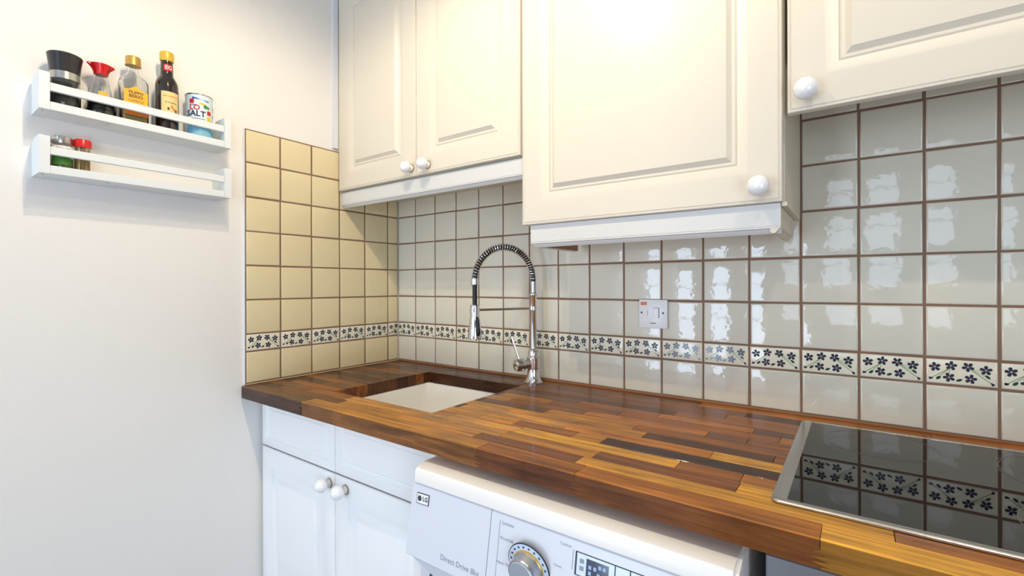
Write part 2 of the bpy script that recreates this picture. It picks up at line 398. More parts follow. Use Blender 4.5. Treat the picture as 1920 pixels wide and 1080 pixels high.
# ---------------------------------------------------------------- worktop
XE = 2.2; TH = 0.036
HX0, HX1, HY0, HY1 = 0.292, 0.685, -0.482, -0.112
wt = thing('worktop', 'oiled wooden butcher block worktop of mixed brown and honey staves', 'worktop', (1.1, -0.3, -TH))
yb = [-.605, -.562, -.525, -.485, -.447, -.407, -.367, -.329, -.289, -.249, -.207, -.172, -.135, -.092, -.050, -.001]
Dk, Dm, Md, Br, Hn, Ho, Yl, Or, Gb = ((70, 40, 24), (92, 54, 30), (128, 76, 36), (150, 90, 40), (184, 122, 50), (198, 138, 62), (222, 158, 54), (182, 112, 42), (112, 74, 46))
R0 = [
 [(0.331, Gb), (0.930, Hn), (1.135, Br), (1.465, Or), (1.98, Yl), (XE, Br)],
 [(0.10, Dm), (0.42, Md), (0.879, Hn), (1.111, Md), (1.537, Yl), (1.9, Or), (XE, Yl)],
 [(0.22, Md), (0.40, Br), (0.62, Ho), (0.92, Ho), (1.125, Hn), (1.357, Md), (1.70, Yl), (XE, Or)],
 [(0.05, Dk), (0.3, Br), (0.74, Hn), (0.928, Ho), (1.257, Yl), (1.355, Br), (1.8, Or), (XE, Hn)],
 [(0.16, Dm), (0.5, Md), (0.80, Ho), (0.894, Hn), (1.04, Br), (1.102, Hn), (1.60, Dk), (XE, Md)],
 [(0.2, Br), (0.6, Md), (0.70, Dk), (1.00, Ho), (1.292, Or), (1.72, Yl), (XE, Hn)],
 [(0.12, Md), (0.6, Dm), (0.82, Ho), (1.155, Hn), (1.385, Dm), (1.6, Md), (XE, Or)],
 [(0.26, Dk), (0.7, Dm), (0.90, Gb), (1.12, Hn), (1.43, Br), (1.8, Or), (XE, Br)],
 [(0.09, Md), (0.3, Dm), (0.76, Hn), (0.98, Br), (1.256, Or), (1.33, Md), (1.7, Br), (XE, Md)],
 [(0.15, Dm), (0.7, Dk), (0.86, Hn), (1.05, Md), (1.38, Br), (1.75, Or), (XE, Br)],
 [(0.24, Md), (0.6, Dm), (0.92, Gb), (1.13, Br), (1.329, Or), (1.62, Dm), (XE, Br)],
 [(0.1, Dk), (0.5, Md), (0.83, Dm), (1.156, Dm), (1.42, Br), (1.8, Md), (XE, Or)],
 [(0.3, Dm), (0.68, Dk), (1.02, Md), (1.26, Md), (1.58, Br), (XE, Or)],
 [(0.13, Md), (0.54, Dm), (0.95, Gb), (1.294, Md), (1.50, Dm), (XE, Md)],
 [(0.27, Dm), (0.62, Dk), (0.88, Md), (1.18, Md), (1.62, Or), (XE, Or)],
]
rw = random.Random(5)
def stave(x0, x1, y0, y1, colr, front=False, teeth=(False, False)):
    b = MB(); e = 0.00035
    if front:
        def edge(x, on, rev):
            if not on: pts = [(x, -TH), (x, 0)]
            else:
                q = [(x, -TH), (x, -0.034)]
                for k in range(3):
                    z = -0.034 + k * 0.0065; q += [(x + 0.0095, z + 0.001), (x - 0.0095, z + 0.0045)]
                q += [(x, -0.0135), (x, 0)]; pts = q
            return list(reversed(pts)) if rev else pts
        lf = edge(x0 + e, teeth[0], True); rg = edge(x1 - e, teeth[1], False)
        pts = rg + lf
        # front arris eased with two small facets
        n_ = len(pts); lps = [[(x, y0, min(z, -0.0016)) for x, z in pts], [(x, y0 + 0.0016, z) for x, z in pts], [(x, y1 - e, z) for x, z in pts]]
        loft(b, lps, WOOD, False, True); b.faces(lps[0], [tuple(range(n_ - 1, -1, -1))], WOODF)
        bmesh.ops.remove_doubles(b.bm, verts=b.bm.verts, dist=1e-6)
    else:
        b.box(x0 + e, x1 - e, y0 + e, y1 - e, -TH, rw.uniform(-0.00025, 0), WOOD, 0.0005)
    o = b.obj('stave', wt); j = rw.uniform(0.88, 1.12); c = C8(*colr); o.color = (c[0] * j, c[1] * j * rw.uniform(.97, 1.03), c[2] * j, 1)
for r, segs in enumerate(R0):
    y0, y1 = yb[r], yb[r + 1]; xa = 0.001
    for k, (xb, colr) in enumerate(segs):
        if r == 0:
            stave(xa, xb, y0, y1, colr, True, (k > 0, k < len(segs) - 1 and k > 0))
        else:
            ya, yc = y0, y1
            if y1 <= HY0 or y0 >= HY1: stave(xa, xb, y0, y1, colr)
            else:
                # strips in front of / behind the sink opening
                if xa < HX0: stave(xa, min(xb, HX0), y0, y1, colr)
                if xb > HX1: stave(max(xa, HX1), xb, y0, y1, colr)
                m0, m1 = max(xa, HX0), min(xb, HX1)
                if m1 > m0:
                    if y0 < HY0: stave(m0, m1, y0, HY0, colr)
                    if y1 > HY1: stave(m0, m1, HY1, y1, colr)
        xa = xb

# ---------------------------------------------------------------- sink
sk = thing('kitchen_sink', 'white ceramic undermounted sink basin below the worktop opening', 'sink', (0.488, -0.297, -0.26))
b = MB(); zt = -TH - 0.0005; A = (HX0 - 0.004, HX1 + 0.004, HY0 - 0.004, HY1 + 0.004)
lp = []
for d, z in ((-0.02, -0.062), (-0.02, zt), (0.0, zt), (0.004, zt - 0.004), (0.014, -0.20), (0.03, -0.232), (0.06, -0.240)):
    lp.append(rr_loop(A[0] + d, A[1] - d, A[2] + d, A[3] - d, max(0.012, 0.028 + (0.02 if z < -0.1 else 0) - 0), z))
lo = [rr_loop(A[0] + d, A[1] - d, A[2] + d, A[3] - d, 0.03, z) for d, z in ((0.06, -0.25), (0.02, -0.245), (-0.005, -0.20), (-0.008, -0.062), (-0.02, -0.062))]
loft(b, lp, m_sink, False, True); loft(b, lo, m_sink, True, False)
b.obj('basin', sk)
b = MB(); b.lathe([(0.0, -0.2385), (0.032, -0.2385), (0.040, -0.2395)], (0.488, -0.297, 0), m_chrome); b.obj('drain', sk)
b = MB()
b.lathe([(0, 0), (0.008, 0), (0.008, 0.003), (0, 0.0035)], (0.42, HY0 + 0.006, -0.052), m_grey, 12, (0, 1, 0.3)); b.obj('overflow_cap', sk)

# ---------------------------------------------------------------- tap
fx, fy = 0.694, -0.057
tp = thing('kitchen_tap', 'chrome spring-neck kitchen tap with black hose and pull-down spray head', 'tap', (fx, fy, 0))
b = MB(); b.lathe([(0.029, 0), (0.029, 0.004), (0.024, 0.009), (0.0195, 0.022), (0.0185, 0.045), (0.021, 0.047), (0.021, 0.078), (0.018, 0.082), (0.0165, 0.088), (0.0165, 0.098), (0.0145, 0.104), (0.0105, 0.107)], (fx, fy, 0), m_chrome, 32); b.obj('body', tp)
b = MB(); b.lathe([(0.0108, 0.106), (0.0108, 0.268), (0.0118, 0.270), (0.0118, 0.276), (0.0095, 0.278)], (fx, fy, 0), m_chrome, 24); b.obj('riser_pipe', tp)
b = MB(); pr = []
for k in range(13): z = 0.278 + k * 0.0028; pr += [(0.0085, z), (0.0100, z + 0.0009), (0.0100, z + 0.0018), (0.0085, z + 0.0026)]
b.lathe(pr, (fx, fy, 0), m_chrome, 20); b.obj('ribbed_sleeve', tp)
dv = Vector((-0.43, -0.903, 0)).normalized(); RA = 0.0985; zc = 0.318
sx, sy = fx + dv.x * 2 * RA, fy + dv.y * 2 * RA
def arc(t):   # 0..1 along the arch
    if t < 0: return Vector((fx, fy, zc + t * PI * RA))
    if t > 1: return Vector((sx, sy, zc - (t - 1) * PI * RA))
    a = PI * t; return Vector((fx, fy, zc)) + dv * (RA * (1 - math.cos(a))) + Vector((0, 0, RA * math.sin(a)))
b = MB(); b.tube([arc(-0.02 + 1.02 * i / 40) for i in range(41)], 0.0076, m_rubber, 10)
b.tube([(sx, sy, zc), (sx, sy, 0.238)], 0.0068, m_rubber, 12); b.obj('hose', tp)
b = MB(); turns = 38; nn = turns * 12; side = dv.cross(Vector((0, 0, 1))); pts = []
for i in range(nn + 1):
    t = i / nn; c = arc(t); a = PI * t; tan = (dv * math.sin(a) + Vector((0, 0, 1)) * math.cos(a)).normalized(); nr = side.cross(tan)
    ph = 2 * PI * turns * t; pts.append(c + (side * math.cos(ph) + nr * math.sin(ph)) * 0.0098)
b.tube(pts, 0.0017, m_chrome, 6); b.obj('spring', tp)
b = MB(); b.lathe([(0.0105, 0.303), (0.0118, 0.305), (0.0118, 0.320), (0.0105, 0.322)], (sx, sy, 0), m_chrome, 20); b.obj('spring_collar', tp)
b = MB(); b.lathe([(0.0, 0.148), (0.019, 0.148), (0.0205, 0.150), (0.0205, 0.158), (0.0165, 0.190), (0.0135, 0.216), (0.0135, 0.243), (0.011, 0.246), (0.0, 0.246)], (sx, sy, 0), m_chrome, 28); hd = b.obj('spray_head', tp)
b = MB(); q = Vector((sx, sy, 0)) + Vector((0.80, -0.35, 0)).normalized() * 0.0165
b.tube([q + Vector((0, 0, 0.158)) + Vector((.001, 0, 0)), q + Vector((0.0035, -0.001, 0.168)), q + Vector((0.002, -0.001, 0.180)), q + Vector((-0.0005, 0, 0.200)), q + Vector((-0.002, 0, 0.212))], [0.005, 0.0075, 0.0062, 0.0062, 0.004], m_rubber, 10); b.obj('spray_trigger', hd)
b = MB(); b.tube([Vector((fx, fy, 0.231)) + dv * 0.009, Vector((sx, sy, 0.231)) - dv * 0.009], 0.0036, m_chrome, 12)
b.lathe([(0.0125, 0.2255), (0.0125, 0.2365)], (fx, fy, 0), m_chrome, 20); b.lathe([(0.0150, 0.2245), (0.0150, 0.2375)], (sx, sy, 0), m_chrome, 20); b.obj('support_arm', tp)
b = MB(); dl = Vector((-0.42, -0.90, 0.0)).normalized(); c0 = Vector((fx, fy, 0.060))
b.lathe([(0.0135, 0.012), (0.0135, 0.034), (0.0185, 0.036), (0.0195, 0.042), (0.0190, 0.056), (0.0165, 0.063), (0.010, 0.066), (0, 0.067)], c0, m_chrome, 28, dl); lv = b.obj('mixer_lever', tp)
b = MB(); p0 = c0 + dl * 0.050 + Vector((0, 0, 0.014)); p1 = p0 + Vector((-0.022, -0.010, 0.070))
b.tube([p0, p0.lerp(p1, .5), p1], [0.0032, 0.0030, 0.0036], m_chrome, 10); b.obj('lever_rod', lv)

# ---------------------------------------------------------------- hob
hX, hY0, hY1 = 1.4029, -0.5326, -0.0624; hX2 = hX + 0.59
hb = thing('ceramic_hob', 'black glass electric hob with steel frame set on the wooden worktop', 'hob', ((hX + hX2) / 2, (hY0 + hY1) / 2, 0.0003))
b = MB(); lp = [rr_loop(hX + d, hX2 - d, hY0 + d, hY1 - d, 0.010, z) for d, z in ((0.001, 0.0004), (0.0, 0.0012), (0.0, 0.0035), (0.002, 0.0055), (0.006, 0.0062), (0.019, 0.0058), (0.020, 0.0048), (0.021, 0.0030))]
# the front and back rails are narrower than the side rails
def rim(d, dy, z): return rr_loop(hX + d, hX2 - d, hY0 + dy, hY1 - dy, 0.010 if d < 0.01 else 0.004, z)
lp = [rim(0.001, 0.001, 0.0004), rim(0, 0, 0.0012), rim(0, 0, 0.0035), rim(0.002, 0.002, 0.0055), rim(0.006, 0.0035, 0.0062), rim(0.0185, 0.0085, 0.0060), rim(0.0195, 0.0095, 0.0050), rim(0.0205, 0.0105, 0.0030)]
loft(b, lp, m_steel, True, False); b.obj('steel_frame', hb)
b = MB(); b.box(hX + 0.019, hX2 - 0.019, hY0 + 0.009, hY1 - 0.009, 0.0012, 0.0050, m_glassb); gl = b.obj('glass_surface', hb)
def ring(cx, cy, r, wd):
    b = MB(); n = 56; vs = []; fs = []
    for k in range(n):
        a = 2 * PI * k / n
        for rr in (r, r + wd): vs.append((cx + rr * math.cos(a), cy + rr * math.sin(a), 0.00515))
    for k in range(n): j = (k + 1) % n; fs.append((2 * k, 2 * j, 2 * j + 1, 2 * k + 1))
    b.faces(vs, fs, m_ring); o = b.obj('zone_ring', gl, recalc=False)
for cx, cy, r in ((1.535, -0.165, 0.082), (1.535, -0.165, 0.0865), (1.80, -0.19, 0.112), (1.80, -0.19, 0.116), (1.56, -0.405, 0.0), (1.765, -0.42, 0.085), (1.765, -0.42, 0.099)):
    if r: ring(cx, cy, r, 0.0008 if r < .099 else 0.0012)

# ---------------------------------------------------------------- panelled doors
FULL = [(0, 0.018), (0, 0.0045), (0.0012, 0.0018), (0.0042, 0.0008), (0.0058, 0.0026), (0.0070, 0.0008), (0.056, 0.0), (0.060, 0.0010), (0.078, 0.0080), (0.079, 0.0105), (0.082, 0.0080), (0.0875, 0.0085), (0.0965, 0.0004), (0.100, 0.0)]
BASE = [(0, 0.018), (0, 0.0035), (0.0015, 0.0012), (0.004, 0.0), (0.056, 0.0), (0.059, 0.0012), (0.062, 0.0060), (0.072, 0.0085), (0.082, 0.0085), (0.095, 0.0006), (0.098, 0.0)]
DRAW = [(0, 0.018), (0, 0.0035), (0.0015, 0.0012), (0.004, 0.0), (0.026, 0.0), (0.0275, 0.0022), (0.029, 0.0022), (0.0315, 0.0002), (0.0345, 0.0026), (0.036, 0.0026), (0.040, 0.0)]
def door(name, parent, x0, x1, z0, z1, yf, m, prof=FULL):
    b = MB(); loft(b, [[(x0 + i, yf + d, z0 + i), (x1 - i, yf + d, z0 + i), (x1 - i, yf + d, z1 - i), (x0 + i, yf + d, z1 - i)] for i, d in prof], m, True, True)
    return b.obj(name, parent)
knob_me = {}
def knob(parent, x, y, z, r=0.0185, ring_m=None):
    b = MB(); pr = [(0.0105, 0.0), (0.0105, 0.003), (0.0065, 0.006), (0.0065, 0.012)]
    cy = 0.0285 - 0.006 + 0.002
    for k in range(10):
        a = -PI / 2 * 0.74 + k * (PI / 2 * 1.74) / 9; pr.append((max(r * math.cos(a), 0.0), cy + r * math.sin(a) * 0.92))
    pr[-1] = (0.0, cy + r * 0.92)
    b.lathe(pr, (x, y, z), m_porc, 28, (0, -1, 0)); o = b.obj('knob', parent)
    if ring_m:
        b = MB(); b.lathe([(0.0130, 0.0), (0.0130, 0.0012), (0.0120, 0.002), (0.0106, 0.0022)], (x, y, z), ring_m, 24, (0, -1, 0)); b.obj('backplate', o)
    return o
YD = -0.274; YC = YD + 0.0195
def box_obj(name, parent, *a, ch=0.0):
    b = MB(); b.box(*a, ch) if ch else b.box(*a); return b.obj(name, parent)
def sweep(path, prof, m, name, parent, closed_prof=True):
    """profile (outward, z) swept along an xy path with mitred corners; outward = right of travel"""
    n = len(path); loops = []
    for i, p in enumerate(path):
        p = Vector(p).to_2d() if len(p) > 2 else Vector(p)
        ds = []
        if i > 0: ds.append((p - Vector(path[i - 1])).normalized())
        if i < n - 1: ds.append((Vector(path[i + 1]) - p).normalized())
        ns = [Vector((d.y, -d.x)) for d in ds]; nn = sum(ns, Vector((0, 0)))
        nn = nn / (nn.length ** 2) * len(ns) if len(ns) > 1 else ns[0]
        if len(ns) > 1: nn = (ns[0] + ns[1]).normalized() / ((ns[0] + ns[1]).normalized().dot(ns[0]))
        loops.append([(p.x + nn.x * o, p.y + nn.y * o, z) for o, z in prof])
    b = MB(); loft(b, loops, m, True, True); return b.obj(name, parent)
PEL = [(-0.018, 0.0), (-0.018, -0.054), (-0.014, -0.056), (-0.010, -0.0565), (-0.0075, -0.0535), (-0.0055, -0.0515), (-0.0040, -0.0485), (-0.0005, -0.0470), (0.0, -0.0455), (-0.001, -0.0440), (0.0, -0.0425), (0.0, 0.0)]
# --- double wall unit over the sink
ua = thing('wall_cabinet', 'cream double-door wall cabinet in the corner above the sink', 'cabinet', (0.40, -0.14, 0.582), 'cream kitchen wall cabinets')
box_obj('carcass', ua, 0.002, 0.797, YC, -0.001, 0.640, 1.36, m_carc)
for x0, x1, kx in ((0.003, 0.4035, 0.385), (0.4065, 0.7975, 0.458)):
    d = door('door', ua, x0, x1, 0.641, 1.36, YD, m_cab); knob(d, kx, YD, 0.666, 0.0175, m_brass)
sweep([(0.002, -0.262), (0.799, -0.262)], [(o, 0.6355 + z * 0.95) for o, z in PEL], m_pel, 'pelmet', ua)
b = MB(); b.tube([(0.60, -0.235, 0.592), (0.66, -0.235, 0.592)], 0.0035, m_steel, 8); b.obj('light_clip', ua)
# --- single wall unit, deeper drop
ub = thing('wall_cabinet', 'cream single-door wall cabinet, lowest and widest, above the socket switch', 'cabinet', (1.10, -0.14, 0.400), 'cream kitchen wall cabinets')
b = MB(); z0, z1 = 0.458, 1.36   # the side panel is scribed a few millimetres out of square
vs = [(0.802, YC, z0), (1.3925, YC, z0), (1.3965, -0.001, z0), (0.802, -0.001, z0)]
b.faces(vs + [(x, y, z1) for x, y, _ in vs], [(3, 2, 1, 0), (4, 5, 6, 7), (0, 1, 5, 4), (1, 2, 6, 5), (2, 3, 7, 6), (3, 0, 4, 7)], m_carc); b.obj('carcass', ub)
d = door('door', ub, 0.803, 1.3905, 0.457, 1.36, YD, m_cab); knob(d, 1.354, YD, 0.486, 0.0195)
sweep([(0.8225, -0.045), (0.8225, -0.262), (1.386, -0.262)], [(o, 0.456 + z) for o, z in PEL], m_pel, 'pelmet', ub)
b = MB(); b.box(0.8415, 0.8445, -0.243, -0.047, 0.402, 0.455, m_mdf); b.obj('pelmet_back', ub)
sweep([(1.3865, -0.2615), (1.3865, -0.050)], [(o, 0.456 + z) for o, z in PEL], m_carc, 'pelmet', ub)
box_obj('scribe_strip', ub, 1.3875, 1.3965, -0.258, -0.004, 0.450, 0.4575, m_carc)
# --- wall unit over the hob
uc = thing('wall_cabinet', 'cream wall cabinet hung highest, over the black hob, at the right edge', 'cabinet', (1.70, -0.14, 0.617), 'cream kitchen wall cabinets')
box_obj('carcass', uc, 1.3990, 2.005, YC, -0.001, 0.722, 1.36, m_carc)
d = door('door', uc, 1.3985, 2.004, 0.617, 1.36, YD, m_cab); knob(d, 1.429, YD, 0.648, 0.0195)

# ---------------------------------------------------------------- base units
YB = -0.546
bc = thing('base_cabinet', 'white double base cabinet with two drawer fronts under the sink', 'cabinet', (0.39, -0.27, ZF))
b = MB()
b.box(0.001, 0.019, YB + 0.020, -0.01, ZF, -0.0372, m_carc); b.box(0.760, 0.776, YB + 0.020, -0.01, ZF, -0.0372, m_carc)
b.box(0.019, 0.760, YB + 0.020, YB + 0.036, -0.31, -0.17, m_carc); b.box(0.019, 0.760, YB + 0.07, -0.01, ZF + 0.10, ZF + 0.118, m_carc); b.box(0.380, 0.396, YB + 0.020, YB + 0.036, ZF + 0.1, -0.0372, m_carc)
b.obj('carcass', bc)
for x0, x1, kx in ((0.004, 0.3865, 0.366), (0.3895, 0.7745, 0.438)):
    door('drawer_front', bc, x0, x1, -0.1905, -0.0372, YB, m_cabw, DRAW)
    d = door('door', bc, x0, x1, -0.760, -0.1950, YB, m_cabw, BASE); knob(d, kx, YB, -0.2225, 0.0180, m_brass)
box_obj('plinth', bc, 0.002, 0.776, YB + 0.05, YB + 0.066, ZF, ZF + 0.13, m_cabw)
box_obj('shadow_rail', bc, 0.004, 0.775, YB + 0.010, YB + 0.0195, -0.200, -0.185, m_dark)

# ---------------------------------------------------------------- washing machine
wm = thing('washing_machine', 'white front-loading washing machine with silver dial under the worktop', 'washing machine', (1.083, -0.33, ZF))
WX0, WX1 = 0.786, 1.380
b = MB(); sec = [(-0.06, -0.056), (-0.600, -0.056), (-0.618, -0.057), (-0.6265, -0.060), (-0.6310, -0.067), (-0.6315, -0.0865), (-0.600, -0.0865), (-0.600, -0.100), (-0.06, -0.100)]
b.prism(sec, lambda y, z: (WX0, y, z), lambda y, z: (WX1, y, z), m_plast2)
bmesh.ops.bevel(b.bm, geom=[e for e in b.bm.edges if abs(e.verts[0].co.x - e.verts[1].co.x) < 1e-5 and min(e.verts[0].co.z, e.verts[1].co.z) > -0.088 and (max(e.verts[0].co.z, e.verts[1].co.z) > -0.0868)], offset=0.006, segments=3, affect='EDGES')
b.obj('top_cover', wm)
b = MB(); b.box(WX0 + 0.004, WX1 - 0.004, -0.618, -0.06, ZF + 0.02, -0.1005, m_plast, 0.006, 2); b.obj('cabinet_body', wm)
def fy_(z): return -0.6300 - 0.020 * (-0.0885 - z) / 0.1175
b = MB()
def fas(x0, x1, z0, z1, m, yb_=-0.619, round_=True):
    pts = [(yb_, z1), (fy_(z1) + 0.002, z1), (fy_(z1 - 0.002), z1 - 0.002), (fy_(z0 + 0.003), z0 + 0.003), (fy_(z0) + 0.003, z0), (yb_, z0)]
    bb = MB(); bb.prism(pts, lambda y, z: (x0, y, z), lambda y, z: (x1, y, z), m); return bb
fp = fas(WX0 + 0.001, 0.9855, -0.222, -0.0885, m_plast).obj('detergent_drawer', wm)
fc = fas(0.9870, WX1 - 0.001, -0.222, -0.0885, m_plast).obj('control_panel', wm)
b = MB(); b.box(WX0 + 0.004, WX1 - 0.004, -0.6185, -0.60, -0.0895, -0.0860, m_dark); b.obj('seam', wm)
b = MB(); b.prism([(WX0 + 0.006, -0.222), (WX0 + 0.012, -0.232), (0.87, -0.262), (0.98, -0.275), (WX1 - 0.2, -0.275), (WX1 - 0.05, -0.250), (WX1 - 0.006, -0.222)], lambda x, z: (x, -0.6182, z), lambda x, z: (x, -0.6420 + (z + 0.222) * -0.2, z), m_plast); b.obj('drawer_handle_lip', wm)
def fpt(x, z, off=0.0004): return (x, fy_(z) - off, z)
tfn = lambda cx, cz, off=0.0004: (lambda u, v: fpt(cx + u, cz + v, off))
b = MB(); b.prism([(0.8020, -0.1235), (0.8350, -0.1225), (0.8350, -0.1030), (0.8020, -0.1040)], lambda x, z: fpt(x, z, 0.0012), lambda x, z: fpt(x, z, 0), m_ink); bd = b.obj('badge', fp)
b = MB(); b.prism([(0.8035, -0.1222), (0.8335, -0.1212), (0.8335, -0.1043), (0.8035, -0.1053)], lambda x, z: fpt(x, z, 0.0016), lambda x, z: fpt(x, z, 0), m_wlab)
n = 16; b.faces([fpt(0.8105 + 0.0052 * math.cos(2 * PI * k / n), -0.1132 + 0.0052 * math.sin(2 * PI * k / n), 0.0019) for k in range(n)], [tuple(range(n))], m_ink)
b.obj('badge_face', fp)
text_mesh('LG', 0.0115, tfn(0.8256, -0.1125, 0.0020), m_ink, 'badge_lettering', fp, bold=0.0003)
text_mesh('Direct Drive 8kg', 0.0135, tfn(0.925, -0.1985, 0.0005), m_inkg, 'drawer_lettering', fp)
b = MB(); b.prism([(1.0060, -0.205), (1.0068, -0.205), (1.0068, -0.1), (1.0060, -0.1)], lambda x, z: fpt(x, z, 0.0004), lambda x, z: fpt(x, z, -0.001), m_inkg)
b.prism([(1.148, -0.132), (1.1488, -0.132), (1.1488, -0.104), (1.148, -0.104)], lambda x, z: fpt(x, z, 0.0004), lambda x, z: fpt(x, z, -0.001), m_inkg); b.obj('printed_rule', fc)
for tx, x, z, s_ in (('Synthetic', 1.0235, -0.1030, 0.0072), ('Wool/Silk', 1.0230, -0.1270, 0.0072), ('Hand Wash', 1.0235, -0.1650, 0.0072), ('Cotton', 1.1350, -0.1010, 0.0068), ('Cotton', 1.1230, -0.1350, 0.0050)):
    text_mesh(tx, s_, tfn(x, z), m_inkg, 'panel_lettering', fc)
dc = Vector((1.0710, fy_(-0.153), -0.153)); dax = Vector((0, -1, -0.168)).normalized()
b = MB(); b.lathe([(0.0400, 0.0), (0.0400, 0.0012), (0.0385, 0.0018), (0.0, 0.0018)], dc, m_ink, 48, dax)
b.lathe([(0.0385, 0.0019), (0.0, 0.0020)], dc, m_lblue, 48, dax, cap=False); dl_ = b.obj('dial', fc)
u = dax.orthogonal().normalized(); v = dax.cross(u)
b = MB()
for k in range(20):
    a = 2 * PI * k / 20; c = dc + dax * 0.0023 + (u * math.cos(a) + v * math.sin(a)) * 0.0335; e1 = (u * math.cos(a) + v * math.sin(a)) * 0.0015; e2 = (v * math.cos(a) - u * math.sin(a)) * 0.0018
    b.faces([c - e1 - e2, c + e1 - e2, c + e1 + e2, c - e1 + e2], [(0, 1, 2, 3)], m_ink)
b.obj('dial_marks', dl_)
b = MB(); b.lathe([(0.0285, 0.0020), (0.0285, 0.004), (0.0270, 0.0055)], dc, m_gold, 40, dax)
b.lathe([(0.0270, 0.0050), (0.0262, 0.008), (0.0255, 0.016), (0.0250, 0.022), (0.0240, 0.0235), (0.0225, 0.0235)], dc, m_alu, 40, dax)
b.lathe([(0.0228, 0.0235), (0.0220, 0.0245), (0.0, 0.0250)], dc, m_alu2, 40, dax); b.obj('dial_knob', dl_)
def fbox(name, parent, x0, x1, z0, z1, off, m, s=0.0):
    b = MB(); b.prism([(x0, z0 - s), (x1, z0), (x1, z1), (x0, z1)], lambda x, z: fpt(x, z, off), lambda x, z: fpt(x, z, -0.001), m); return b.obj(name, parent)
ds_ = fbox('display', fc, 1.1530, 1.3000, -0.1370, -0.1040, 0.0010, m_ink)
fbox('display_bezel', ds_, 1.1560, 1.2990, -0.1355, -0.1050, 0.0013, m_lblue)
fbox('display_window', ds_, 1.1720, 1.2080, -0.1335, -0.1090, 0.0016, m_lcd)
for x in (1.2170, 1.2400): fbox('display_divider', ds_, x, x + 0.0016, -0.1355, -0.1050, 0.0016, m_ink)
for k, (x, z) in enumerate(((1.176, -0.122), (1.184, -0.122), (1.192, -0.118), (1.199, -0.118), (1.176, -0.130), (1.190, -0.129), (1.198, -0.129))): fbox('display_segment', ds_, x, x + 0.0045, z, z + 0.005, 0.0019, m_lcdl)
for k in range(2): fbox('display_icon', ds_, 1.1610, 1.1680, -0.1180 - k * 0.010, -0.1120 - k * 0.010, 0.0017, m_inkg)
b = MB(); cdo = (1.083, -0.6185, -0.50)
b.lathe([(0.19, 0.0), (0.19, 0.014), (0.182, 0.026), (0.160, 0.030), (0.150, 0.022), (0.150, 0.0)], cdo, m_plast, 56, (0, -1, 0)); pd = b.obj('porthole_door', wm)
b = MB(); b.lathe([(0.149, 0.002), (0.149, 0.018), (0.10, 0.030), (0.0, 0.036)], cdo, m_glassb, 48, (0, -1, 0)); b.obj('porthole_glass', pd)
b = MB(); b.lathe([(0.014, 0.0), (0.014, 0.0012), (0.0, 0.0014)], (0.834, -0.6183, -0.2700), m_ink, 24, (0, -1, 0)); b.obj('round_sticker', wm)
for x in (0.84, 1.33):
    for y in (-0.55, -0.12):
        b = MB(); b.lathe([(0.02, 0), (0.02, 0.012), (0.010, 0.014), (0.010, 0.026)], (x, y, ZF), m_rubber, 16); b.obj('foot', wm)

# ---------------------------------------------------------------- oven below the hob
ov = thing('built_in_oven', 'grey steel fronted built-in oven under the hob, right of the washing machine', 'oven', (1.70, -0.30, ZF))
b = MB(); b.box(1.4030, 2.000, -0.560, -0.02, ZF + 0.1, -0.058, m_carc); b.obj('housing', ov)
b = MB(); b.box(1.4040, 1.999, -0.582, -0.561, -0.175, -0.048, m_ovst, 0.002); cp = b.obj('control_fascia', ov)
for x in (1.62, 1.72, 1.82, 1.92):
    b = MB(); b.lathe([(0.018, 0), (0.018, 0.012), (0.014, 0.02), (0, 0.02)], (x, -0.582, -0.112), m_steel, 24, (0, -1, 0)); b.obj('oven_knob', cp)
b = MB(); b.box(1.4040, 1.999, -0.582, -0.561, -0.66, -0.18, m_glassb, 0.002); od = b.obj('oven_door', ov)
b = MB(); b.tube([(1.45, -0.583, -0.215), (1.45, -0.615, -0.215), (1.95, -0.615, -0.215), (1.95, -0.583, -0.215)], 0.008, m_steel, 12); b.obj('handle', od)
b = MB(); b.box(1.4040, 1.999, -0.54, -0.525, ZF, ZF + 0.13, m_cabw); b.obj('plinth', ov)

# ---------------------------------------------------------------- switch
sw = thing('fused_switch', 'white square fused spur switch on the tiles above the worktop', 'switch', (1.053, -0.005, 0.1845))
b = MB(); b.box(1.0140, 1.0920, -0.0095, -0.0006, 0.1840, 0.2620, m_sw, 0.0018, 2); fpz = b.obj('face_plate', sw)
b = MB(); b.box(1.0560, 1.0690, -0.0118, -0.0090, 0.2120, 0.2390, m_sw, 0.0008); b.box(1.0690, 1.0702, -0.0105, -0.0090, 0.2120, 0.2395, m_ink); b.box(1.0556, 1.0702, -0.0105, -0.0090, 0.2388, 0.2400, m_ink); b.obj('rocker', fpz)
b = MB(); b.box(1.0390, 1.0525, -0.0108, -0.0090, 0.2110, 0.2400, m_sw, 0.0006); b.box(1.0375, 1.0385, -0.0100, -0.0090, 0.2180, 0.2320, m_grey); b.obj('fuse_holder', fpz)
for x in (1.0215, 1.0810):
    b = MB(); b.lathe([(0.0026, 0.0), (0.0026, 0.0008), (0, 0.0008)], (x, -0.0093, 0.2260), m_ink, 14, (0, -1, 0)); b.obj('screw', fpz)
b = MB(); b.box(1.0190, 1.0360, -0.0100, -0.0094, 0.2465, 0.2560, m_orst); b.box(1.0200, 1.0265, -0.0102, -0.0094, 0.2480, 0.2510, m_red); b.box(1.0300, 1.0350, -0.0102, -0.0094, 0.2520, 0.2550, m_red); b.obj('sticker', fpz)
b = MB(); 
for k in range(5): b.box(1.0460 + k * 0.0032, 1.0484 + k * 0.0032, -0.0098, -0.0094, 0.1965, 0.1990, m_ink)
b.obj('maker_mark', fpz)

